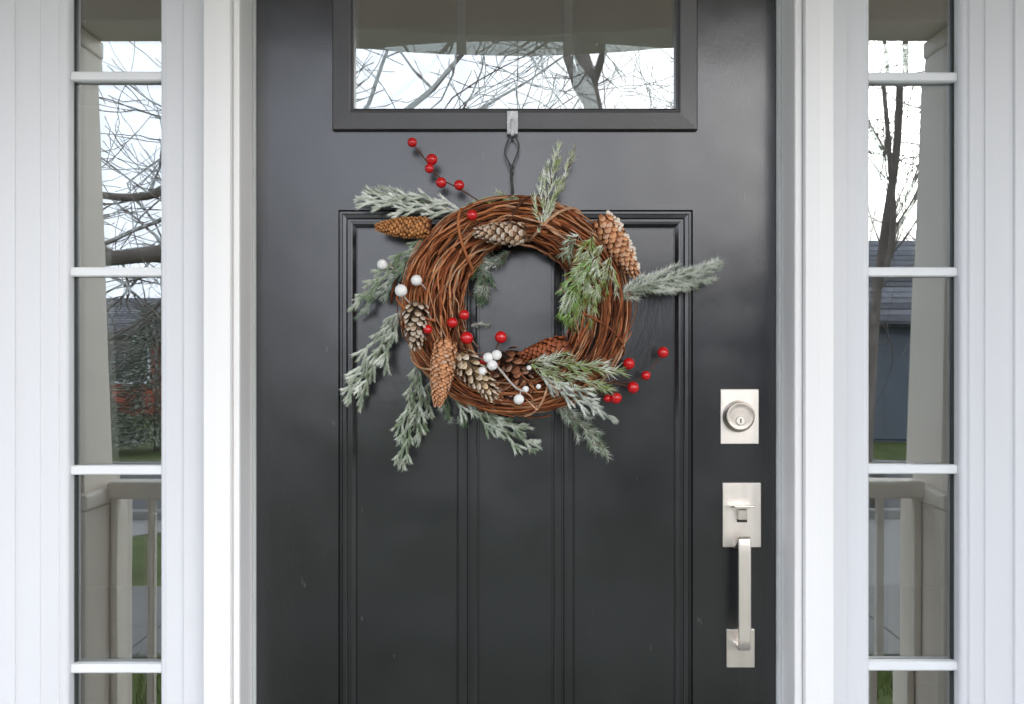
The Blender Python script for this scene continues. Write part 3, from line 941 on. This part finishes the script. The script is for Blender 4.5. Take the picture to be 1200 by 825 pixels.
def ring_pt(th, ph, f):
    """th: angle round the wreath (0 = right, 90 = top); ph: angle round the bundle; f: 0 core, 1 skin"""
    c, s = math.cos(th), math.sin(th)
    a = 36 if c < 0 else 33
    vert = 27 if s > 0 else 23
    t = a * c * c + vert * s * s
    rx, ry = 100.5, 102.5
    # flattened, a bit oval
    rad_x = rx + t * f * math.cos(ph)
    rad_y = ry + t * f * math.cos(ph)
    y = WY - 0.042 * f * math.sin(ph)
    return Vector((X(wc[0] + rad_x * c, WY), y, Z(wc[1] - rad_y * s, WY)))

def vine(seed, fine=False):
    q = random.Random(seed)
    th = q.uniform(0, 2 * math.pi)
    length = q.uniform(1.3, 6.6)
    ph = q.uniform(0, 2 * math.pi)
    f = math.sqrt(q.uniform(.30, 1.05))
    drift = q.gauss(0, .32)
    n = max(14, int(length * 15))
    r = q.uniform(.0010, .0023) if q.random() < .86 else q.uniform(.0023, .0034)
    if fine:
        r = q.uniform(.0005, .0010); f = q.uniform(.9, 1.12); length = q.uniform(.5, 1.8)
    o1, o2, o3 = q.uniform(0, 50), q.uniform(0, 50), q.uniform(0, 50)
    pts = []; rr = []
    flare = q.random() < .3
    for i in range(n + 1):
        t = i / n
        a = th + length * t
        ff = f + .16 * mnoise.noise(Vector((a * 1.2, o1, 0))) + .06 * mnoise.noise(Vector((a * 6, o1, 5)))
        if flare and t > .85: ff += (t - .85) * 3.2
        pp = ph + drift * length * t + .6 * mnoise.noise(Vector((a * 1.1, o2, 0)))
        p = ring_pt(a, pp, min(ff, 1.40))
        p += Vector((mnoise.noise(Vector((a * 5, o3, 1))), mnoise.noise(Vector((a * 5, o3, 2))), mnoise.noise(Vector((a * 5, o3, 3))))) * .0035
        pts.append(p)
        rr.append(r * (1 - .45 * t) * (1 + .30 * mnoise.noise(Vector((a * 9, o1, 9))) + (.9 * max(0, mnoise.noise(Vector((a * 4.3, o2, 7))) - .25))))
    b = MB(); b.tube(pts, rr, 6)
    b.build('vine', M['vine'], wreath, True)
for i in range(190):
    vine(300 + i)
for i in range(70):
    vine(1300 + i, True)
# tie vines that wrap round the bundle
def wrap(th0, th1, turns, seed, r=.0024):
    q = random.Random(seed)
    ph0 = q.uniform(0, 6.28)
    n = int(26 * turns)
    pts = [ring_pt(th0 + (th1 - th0) * i / n, ph0 + turns * 2 * math.pi * i / n, 1.10 + .08 * mnoise.noise(Vector((i * .3, seed, 0)))) for i in range(n + 1)]
    b = MB(); b.tube(pts, r, 6)
    b.build('vine', M['vine'], wreath, True)
for i, (a, b, t) in enumerate(((200, 300, 1.5), (20, 80, 1.1), (120, 190, 1.2), (300, 370, 1.4), (70, 130, 1.0))):
    wrap(R(a), R(b), t, 70 + i, rnd.uniform(.0018, .0028))

# ------------------------------------------------------------------ sprigs
def mixc(a, b, t): return tuple(a[i] * (1 - t) + b[i] * t for i in range(3))
FROST = (0.80, 0.82, 0.75)
def sprig(pts, seed, style='cedar', frost=.5, green=(0.060, 0.105, 0.055), n_br=14, br_px=34, width=1.0, density=1.0, angle=32, stem_from=0.0, taper=0.8):
    """pts: (column, row, y) control points from the base to the tip"""
    q = random.Random(seed)
    path = catmull([P(a, b, c) for a, b, c in pts], 40)
    part = MB(); part.tube(path, [.0020 * (1 - .6 * i / 40) for i in range(41)], 5)
    st = part.build('sprig', M['white_twig'] if frost > .55 else M['stem'], wreath, True)
    f = MB()
    def clothe(line, nl, nw, step, spread, amt):
        L = sum((line[i + 1] - line[i]).length for i in range(len(line) - 1))
        n = max(4, int(L / step))
        for i in range(n):
            t = (i + q.random() * .6) / n
            kk = min(len(line) - 2, int(t * (len(line) - 1))); u = t * (len(line) - 1) - kk
            p = line[kk].lerp(line[kk + 1], u)
            d = (line[kk + 1] - line[kk]).normalized()
            a, b = frame_of(d)
            for j in range(amt):
                ph = q.uniform(0, 2 * math.pi)
                side = a * math.cos(ph) + b * math.sin(ph)
                sp = spread * q.uniform(.6, 1.3)
                nd = (d * math.cos(sp) + side * math.sin(sp)).normalized()
                lum = q.uniform(.8, 1.9)
                base = tuple(c * lum for c in green)
                if q.random() < .05: base = (0.16 * lum, 0.085 * lum, 0.045 * lum)
                # flocking sits mostly on what faces out and up
                fr = (frost + .16) * (.68 + .45 * nd.dot(Vector((-.1, -.6, .75)))) + q.gauss(0, .22) + .6 * mnoise.noise(p * 55)
                f.needle(p + side * nw * .4, nd, nl * q.uniform(.7, 1.2), nw, mixc(base, FROST, max(0, min(1, fr))))
        # tip
    if style == 'cedar':
        nl, nw, step, spread, amt = .0092, .00078, .0018, R(21), 7
    elif style == 'wisp':
        nl, nw, step, spread, amt = .0150, .0011, .0042, R(27), 3
    else:
        nl, nw, step, spread, amt = .0120, .00055, .0021, R(42), 5
    nl *= width; 
    n_br = int(n_br * (.72 if style == 'cedar' else 1)); br_px *= 1.12 if style == 'cedar' else 1
    amt = max(2, int(round(amt * density)))
    clothe(path[int(40 * stem_from):], nl, nw, step, spread, amt)
    L = len(path) - 1
    for i in range(n_br):
        t = stem_from + (1 - stem_from) * (0.04 + .93 * (i + q.random() * .5) / n_br)
        kk = min(L - 1, int(t * L))
        p = path[kk]; d = (path[kk + 1] - path[kk]).normalized()
        # side direction lies mostly in the plane of the door, slightly out of it
        side = Vector((-d.z, 0, d.x)); side.normalize()
        sgn = 1 if i % 2 else -1
        out = (side * sgn + Vector((0, -q.uniform(-.25, .55), 0))).normalized()
        an = R(angle + q.gauss(0, 7))
        bl = br_px * S * (1 - taper * abs(t - .35) ** 1.2) * q.uniform(.6, 1.2) * min(1, .42 + (1 - t) * 1.6)
        b0 = (d * math.cos(an) + out * math.sin(an)).normalized()
        b1 = (d * math.cos(an * .45) + out * math.sin(an * .45) + Vector((0, 0, -.12))).normalized()
        line = catmull([p, p + b0 * bl * .5, p + b0 * bl * .5 + b1 * bl * .5], 8)
        clothe(line, nl * .92, nw, step, spread, amt)
        if style == 'cedar' and bl > .02:
            for s2 in (-1, 1):
                q0 = line[3 + q.randrange(3)]
                o2 = (b1 * .9 + out * .45 * s2 + Vector((0, -.2, 0))).normalized()
                clothe([q0, q0 + o2 * bl * .22, q0 + o2 * bl * .42], nl * .85, nw, step, spread, amt)
    o = f.build('foliage', M['foliage'], st)
    o.matrix_parent_inverse = world_inv(wreath) if False else Matrix.Identity(4)
    tag(o, kind='stuff')
    return st

DG = (0.060, 0.115, 0.050)      # deep green
SG = (0.120, 0.170, 0.090)      # grey green
YG = (0.180, 0.235, 0.060)      # fresh yellow green
sprig([(548, 250, -.055), (500, 241, -.06), (455, 237, -.055), (420, 232, -.05)], 1, 'cedar', .68, SG, 18, 34, 1.0, 1.0, 24)
sprig([(530, 246, -.05), (480, 232, -.05), (428, 222, -.04)], 31, 'spiky', .35, SG, 12, 26, 1.0, 1.0, 30)
sprig([(612, 238, -.075), (585, 231, -.07), (556, 240, -.06), (538, 250, -.055)], 2, 'spiky', .12, YG, 10, 15, .8, .9, 30)
sprig([(505, 272, -.06), (478, 300, -.06), (445, 330, -.055), (411, 362, -.05)], 3, 'cedar', .32, SG, 14, 34, 1.05, 1.0, 22)
sprig([(498, 285, -.075), (470, 318, -.06), (440, 348, -.055), (418, 372, -.05)], 4, 'cedar', .25, (0.07, 0.11, 0.075), 10, 24, 1.05, 1.0, 20)
sprig([(472, 362, -.06), (452, 395, -.06), (430, 433, -.055), (405, 468, -.045)], 5, 'cedar', .68, SG, 20, 38, 1.0, 1.0, 30)
sprig([(470, 375, -.05), (450, 405, -.045), (430, 445, -.04), (422, 480, -.035)], 51, 'cedar', .45, SG, 10, 22, 1.0, 1.0, 26)
sprig([(493, 420, -.06), (487, 455, -.06), (476, 505, -.055), (468, 548, -.045)], 6, 'cedar', .45, SG, 18, 36, 1.0, 1.0, 24)
sprig([(528, 452, -.055), (556, 478, -.06), (592, 504, -.055), (632, 524, -.045)], 7, 'cedar', .55, SG, 18, 34, 1.0, 1.0, 26)
sprig([(508, 440, -.05), (504, 462, -.05), (498, 490, -.045), (490, 520, -.04)], 61, 'cedar', .4, SG, 10, 24, 1.0, 1.0, 24)
sprig([(545, 458, -.05), (566, 480, -.05), (590, 494, -.05), (622, 502, -.045)], 71, 'cedar', .55, SG, 9, 22, 1.0, 1.0, 24)
sprig([(526, 462, -.04), (522, 478, -.04), (528, 494, -.04)], 8, 'spiky', .05, DG, 6, 14, .8, 1.0, 35)
sprig([(545, 455, -.04), (548, 478, -.04), (540, 494, -.035)], 9, 'cedar', .2, DG, 7, 16, .9, 1.0, 25)
sprig([(650, 470, -.06), (672, 490, -.055), (695, 510, -.05), (713, 536, -.045)], 10, 'spiky', .32, SG, 12, 22, 1.15, 1.0, 38)
sprig([(632, 438, -.105), (660, 455, -.11), (690, 472, -.10), (720, 494, -.09)], 11, 'cedar', .92, (0.12, 0.15, 0.11), 14, 26, 1.0, 1.0, 22)
sprig([(618, 425, -.105), (650, 424, -.115), (690, 430, -.11), (730, 437, -.10)], 12, 'wisp', .42, YG, 14, 26, 1.3, 1.0, 24)
sprig([(628, 432, -.11), (655, 440, -.115), (690, 448, -.11), (716, 458, -.10)], 13, 'wisp', .25, YG, 10, 20, 1.2, 1.0, 26)
sprig([(722, 346, -.085), (760, 332, -.08), (805, 322, -.07), (846, 308, -.06)], 14, 'spiky', .74, SG, 20, 36, 1.0, 1.1, 26)
sprig([(718, 352, -.075), (755, 338, -.07), (800, 334, -.06), (838, 327, -.05)], 15, 'spiky', .82, SG, 14, 24, .9, 1.0, 24)
sprig([(632, 274, -.105), (638, 245, -.10), (646, 212, -.085), (654, 170, -.07)], 16, 'wisp', .42, YG, 11, 32, 1.0, 1.0, 22)
sprig([(640, 250, -.09), (652, 225, -.085), (664, 200, -.075), (674, 172, -.065)], 17, 'wisp', .30, YG, 8, 16, .9, .8, 22)
sprig([(694, 276, -.105), (690, 305, -.11), (684, 345, -.10), (676, 385, -.08)], 18, 'wisp', .22, YG, 18, 46, 1.15, 1.0, 30)
sprig([(708, 286, -.11), (696, 308, -.115), (688, 330, -.11), (690, 352, -.10)], 19, 'cedar', .45, YG, 8, 22, 1.1, .9, 34)
sprig([(700, 300, -.12), (680, 322, -.115), (668, 350, -.10), (664, 380, -.08)], 24, 'wisp', .1, (0.15, 0.25, 0.05), 14, 30, 1.1, 1.0, 26)
sprig([(715, 300, -.11), (712, 325, -.11), (700, 345, -.105)], 25, 'wisp', .45, YG, 8, 30, 1.0, .9, 34)
sprig([(680, 274, -.10), (668, 285, -.105), (664, 302, -.10)], 20, 'wisp', .5, SG, 6, 18, 1.0, 1.0, 34)
sprig([(576, 292, -.05), (566, 310, -.045), (568, 332, -.04), (562, 356, -.035)], 21, 'spiky', .15, DG, 14, 22, 1.1, 1.0, 36)
sprig([(598, 294, -.06), (582, 306, -.055), (560, 310, -.05)], 22, 'spiky', .25, DG, 8, 14, .8, .9, 30)
sprig([(552, 382, -.05), (562, 380, -.055), (573, 381, -.055)], 23, 'spiky', .8, SG, 3, 5, .6, .7, 20)

# ------------------------------------------------------------------ pine cones
def cone(p0, p1, rad_px, seed, opened=0.1, n=110, cols=((0.20, 0.070, 0.022), (0.42, 0.19, 0.075)), frost=0.0, label=None, tipround=.6, snow=0):
    """p0: stem end, p1: tip, each (column, row, y)"""
    q = random.Random(seed)
    a, b = P(*p0), P(*p1)
    ax = (b - a); L = ax.length; ax.normalize()
    e1, e2 = frame_of(ax)
    rad = rad_px * S * .95
    mb = MB()
    def prof(t):
        return rad * (max(0.0, math.sin(math.pi * min(1, (t * .82 + .16)))) ** tipround) * (1 - .30 * t)
    core = [a + ax * L * (i / 10) for i in range(11)]
    mb.tube(core, [max(.001, prof(i / 10) * (.80 - .30 * opened)) for i in range(11)], 10, tuple(c * .35 for c in cols[0]))
    for i in range(n):
        t = (i + .5) / n
        t2 = t ** .92
        ph = i * 2.39996 + q.gauss(0, .06 + .1 * opened)
        rd = e1 * math.cos(ph) + e2 * math.sin(ph)
        r = prof(t2)
        an = R(14 + 50 * opened) * (1 - .6 * t2) + q.gauss(0, .05 + .14 * opened)
        d = (ax * math.cos(an) + rd * math.sin(an)).normalized()
        sd = d.cross(rd); sd = (ax.cross(rd)).normalized()
        nn = sd.cross(d).normalized()
        if nn.dot(rd) < 0: nn = -nn
        sl = (L / n ** .5) * (1.35 + .9 * opened) * (.75 + .35 * (1 - t2)) * q.uniform(.86 - .15 * opened, 1.12 + .12 * opened)
        sw = r * (2.0 * math.pi / (n ** .5) / 1.25) * (.55 if opened > .4 else .62) + .0004
        base = a + ax * (L * t2 - sl * .45) + rd * r * (.80 - .25 * opened)
        th = .0011 + .0006 * q.random()
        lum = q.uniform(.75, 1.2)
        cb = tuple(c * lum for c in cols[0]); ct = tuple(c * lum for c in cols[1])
        fr = max(0, min(1, frost + q.gauss(0, .25) * (1 if frost > 0 else 0)))
        ctf = mixc(ct, (0.68, 0.60, 0.50), fr)
        k0 = len(mb.v)
        ring = [(0.0, .35, 0), (.55, .95, .0), (.85, .85, .0), (1.0, .25, .0)]
        for u, w, _ in ring:
            lift = (.15 * math.sin(math.pi * u) + .10 * u) * sl * (.5 if opened < .3 else .25)
            for sgn in (-1, 1):
                mb.v.append(base + d * sl * u + sd * sgn * sw * w + nn * (lift))
        # raised boss along the middle
        for u, hgt in ((.1, .2), (.6, 1.1), (.88, 1.3), (1.03, .3)):
            mb.v.append(base + d * sl * u + nn * ((.15 * math.sin(math.pi * min(1, u)) + .1 * u) * sl * (.5 if opened < .3 else .25) + th * hgt))
        # underside
        for u, w, _ in ring:
            mb.v.append(base + d * sl * u - nn * th * .9)
        for j in range(3):
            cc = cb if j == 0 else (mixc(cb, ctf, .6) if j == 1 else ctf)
            l0, r0_, l1, r1 = k0 + 2 * j, k0 + 2 * j + 1, k0 + 2 * j + 2, k0 + 2 * j + 3
            m0, m1 = k0 + 8 + j, k0 + 9 + j
            u0, u1 = k0 + 12 + j, k0 + 13 + j
            for fc in ((l0, m0, m1, l1), (m0, r0_, r1, m1)):
                mb.f.append(fc); mb.c.append(cc)
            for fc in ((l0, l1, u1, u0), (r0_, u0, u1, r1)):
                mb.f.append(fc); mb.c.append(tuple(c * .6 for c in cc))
        for fc in ((k0 + 6, k0 + 11, k0 + 15), (k0 + 11, k0 + 7, k0 + 15)):
            mb.f.append(fc); mb.c.append(ctf)
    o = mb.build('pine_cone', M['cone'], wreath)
    if label: o['label'] = label
    if snow:
        s = bmesh.new()
        for i in range(snow):
            t = .05 + .9 * i / snow
            c_ = a + ax * L * t + (e1 * 0) + Vector((.62 + q.gauss(0, .16), -.25 + q.gauss(0, .3), .55 + q.gauss(0, .16))).normalized() * prof(t) * q.uniform(.85, 1.02)
            r = rad * q.uniform(.07, .20)
            tm = bmesh.new(); bmesh.ops.create_icosphere(tm, subdivisions=1, radius=r)
            for v in tm.verts:
                v.co = c_ + v.co * (1 + .35 * mnoise.noise(v.co * 220 + Vector((i, 0, 0))))
            me = bpy.data.meshes.new('t'); tm.to_mesh(me); tm.free(); s.from_mesh(me); bpy.data.meshes.remove(me)
        sn = bm_obj('snow', s, M['snow'], o, True)
        sn.matrix_parent_inverse = Matrix.Identity(4)
    return o
TAN = ((0.20, 0.065, 0.018), (0.62, 0.29, 0.10))
ORG = ((0.33, 0.13, 0.055), (0.66, 0.33, 0.16))
BRN = ((0.085, 0.032, 0.015), (0.26, 0.095, 0.042))
RED = ((0.16, 0.040, 0.014), (0.36, 0.10, 0.035))
WHT = ((0.22, 0.12, 0.065), (0.52, 0.35, 0.21))
cone((505, 267, -.075), (441, 266, -.07), 15.5, 1, .05, 220, TAN, 0, 'closed orange brown cone lying level at the upper left', .55)
cone((616, 275, -.112), (557, 272, -.112), 14.5, 2, .25, 80, WHT, .55, 'frosted tan cone at the top of the ring', .6, 0)
cone((704, 256, -.085), (745, 322, -.085), 18.5, 3, .08, 130, ORG, .05, 'orange brown cone with snow along its right side', .5, 70)
cone((488, 356, -.108), (486, 408, -.108), 14, 4, .6, 70, ((0.15, 0.09, 0.05), (0.46, 0.34, 0.22)), .5, 'open white tipped cone on the left of the ring', .6)
cone((523, 398, -.112), (513, 475, -.115), 17.5, 5, .04, 240, ORG, .04, 'large closed orange cone hanging tip down at the lower left', .55)
cone((538, 416, -.105), (580, 466, -.11), 14.5, 6, .55, 70, ((0.22, 0.14, 0.07), (0.60, 0.45, 0.27)), .5, 'frosted pale open cone at the bottom of the ring', .6)
cone((666, 404, -.09), (610, 418, -.09), 14.5, 7, .15, 110, RED, 0, 'reddish brown cone inside the ring at the lower right', .55)
cone((590, 415, -.085), (622, 462, -.095), 19, 8, .7, 70, BRN, .03, 'open dark brown cone at the bottom of the ring', .6)
cone((575, 440, -.08), (600, 470, -.085), 14, 9, .7, 50, BRN, .02, None, .6)

# ------------------------------------------------------------------ berries
def sphere_mesh(name, r, dimple=True, seed=0):
    bm = bmesh.new()
    bmesh.ops.create_uvsphere(bm, u_segments=20, v_segments=14, radius=r)
    for v in bm.verts:
        n = v.co.normalized()
        v.co *= 1 + .03 * mnoise.noise(n * 1.7 + Vector((seed, 0, 0)))
        if dimple and n.y < -.93: v.co *= .97
    me = bpy.data.meshes.new(name); bm.to_mesh(me); bm.free()
    me.polygons.foreach_set('use_smooth', [True] * len(me.polygons))
    return me
red_me = sphere_mesh('berry', 1.0); red_me.materials.append(M['red'])
wht_me = sphere_mesh('white_berry', 1.0, True, 4); wht_me.materials.append(M['white_berry'])
def spray(stems, berries, mat, me, name, label=None):
    mb = MB()
    for pts, r in stems:
        mb.tube(catmull([P(*p) for p in pts], 14), r, 6)
    st = mb.build(name, mat, wreath, True)
    if label: st['label'] = label
    for (a, b, y, r) in berries:
        o = bpy.data.objects.new('berry', me); C.objects.link(o)
        o.parent = st
        o.location = P(a, b, y)
        s = r * .94 * rnd.uniform(.93, 1.06) * S * (CAM_D + y) / CAM_D
        o.scale = (s, s, s)
        o.rotation_euler = (rnd.uniform(-.4, .4), rnd.uniform(0, 6), rnd.uniform(-.4, .4))
    return st
spray([([(565, 238, -.06), (540, 222, -.06), (515, 208, -.058), (497, 185, -.055), (484, 169, -.05)], .0013),
       ([(515, 208, -.058), (517, 214, -.06)], .001), ([(500, 190, -.056), (506, 186, -.058)], .001)],
      [(483, 167, -.05, 6.3), (506, 187, -.06, 7), (503, 197.5, -.062, 6.2), (517, 214, -.06, 6.6), (538, 217, -.062, 7)], M['stem'], red_me, 'berry_spray', 'red berries on a dark twig at the upper left')
spray([([(560, 262, -.09), (553, 252, -.105)], .0012)], [(553, 252, -.108, 6.8)], M['stem'], red_me, 'berry_spray')
spray([([(505, 400, -.10), (502, 386, -.11)], .0012)], [(501, 386, -.112, 6.2)], M['stem'], red_me, 'berry_spray')
spray([([(545, 430, -.09), (540, 410, -.10), (536, 390, -.10), (531, 378, -.10)], .0012), ([(538, 400, -.10), (546, 380, -.10), (544, 369, -.10)], .0011),
       ([(540, 412, -.10), (545, 402, -.10), (547, 396, -.105)], .0011)],
      [(530, 378, -.10, 7), (544, 369, -.10, 6.8), (547, 396, -.108, 8)], M['stem'], red_me, 'berry_spray', 'red berries inside the ring on the left')
spray([([(572, 430, -.09), (580, 412, -.095), (587, 395, -.10)], .0011), ([(572, 432, -.09), (566, 423, -.10)], .0011)],
      [(587, 395, -.10, 7.2), (566, 423, -.10, 6)], M['stem'], red_me, 'berry_spray')
spray([([(690, 450, -.06), (715, 449, -.065), (741, 453, -.065)], .001), ([(700, 449, -.06), (735, 448, -.062), (757, 439, -.06), (777, 413, -.055)], .001),
       ([(720, 449, -.062), (732, 440, -.065), (737, 427, -.065)], .001), ([(690, 455, -.07), (705, 462, -.08), (718, 467, -.08)], .001)],
      [(737, 426, -.066, 7.3), (742, 454, -.068, 7.3), (757, 440, -.064, 6.2), (777, 413, -.055, 6.8), (722, 466.5, -.082, 7.4), (712, 467, -.078, 5.6)], M['stem'], red_me, 'berry_spray', 'red berries on thin stems at the lower right')
spray([([(470, 320, -.06), (460, 314, -.065), (449, 310, -.066)], .0013)], [(448, 310, -.068, 7)], M['white_twig'], wht_me, 'white_berry_spray')
spray([([(500, 340, -.095), (495, 334, -.10), (488, 329, -.105)], .0012), ([(480, 355, -.10), (474, 348, -.10), (470, 341, -.105)], .0013), ([(470, 341, -.10), (467, 332, -.10)], .0013)],
      [(488, 328.5, -.106, 6.8), (470, 340.5, -.108, 7.6)], M['white_twig'], wht_me, 'white_berry_spray')
spray([([(578, 424, -.115), (590, 438, -.12), (603, 453, -.12), (614, 459, -.12)], .0019), ([(610, 458, -.12), (609, 466, -.122)], .0012),
       ([(566, 436, -.11), (572, 428, -.115), (578, 424, -.115)], .0014)],
      [(572, 419, -.118, 6.4), (582, 416, -.118, 6.2), (577, 428, -.122, 6.6), (565, 435, -.12, 5.6), (608, 468, -.124, 6.8), (616, 456, -.12, 4.2), (631, 453, -.118, 3.2), (620, 431, -.115, 3.2)],
      M['white_twig'], wht_me, 'white_berry_spray', 'white berries on a frosted twig at the bottom')
# loose curling twig ends on the bottom cones
for i in range(10):
    q = random.Random(900 + i)
    a0 = (q.uniform(575, 650), q.uniform(445, 478), -.10)
    b0 = (a0[0] + q.uniform(-28, 28), a0[1] + q.uniform(-22, 16), -.115)
    m0 = ((a0[0] + b0[0]) / 2 + q.uniform(-9, 9), (a0[1] + b0[1]) / 2 + q.uniform(-9, 9), -.12)
    mb = MB(); mb.tube(catmull([P(*a0), P(*m0), P(*b0)], 10), q.uniform(.0007, .0013), 5)
    mb.build('vine', M['vine'], wreath, True)

# hanging wire: a loop over the hook, twisted, then down to the ring
mb = MB()
mb.tube(catmull([P(600.5, 157, -.030), P(596, 163, -.030), P(591.5, 178, -.031), P(597, 192, -.032), P(600, 205, -.034), P(599.5, 222, -.04), P(601, 240, -.05)], 30), .0016, 6)
mb.tube(catmull([P(600.5, 157, -.030), P(606, 164, -.029), P(608, 174, -.030), P(602, 190, -.034), P(598.5, 206, -.034), P(601.5, 222, -.04), P(600, 240, -.05)], 30), .0016, 6)
mb.tube(catmull([P(597, 192, -.034), P(602, 196, -.036), P(598, 200, -.036), P(602, 204, -.036), P(598, 208, -.037)], 20), .0012, 6)
mb.build('hanging_wire', M['wire'], wreath, True)
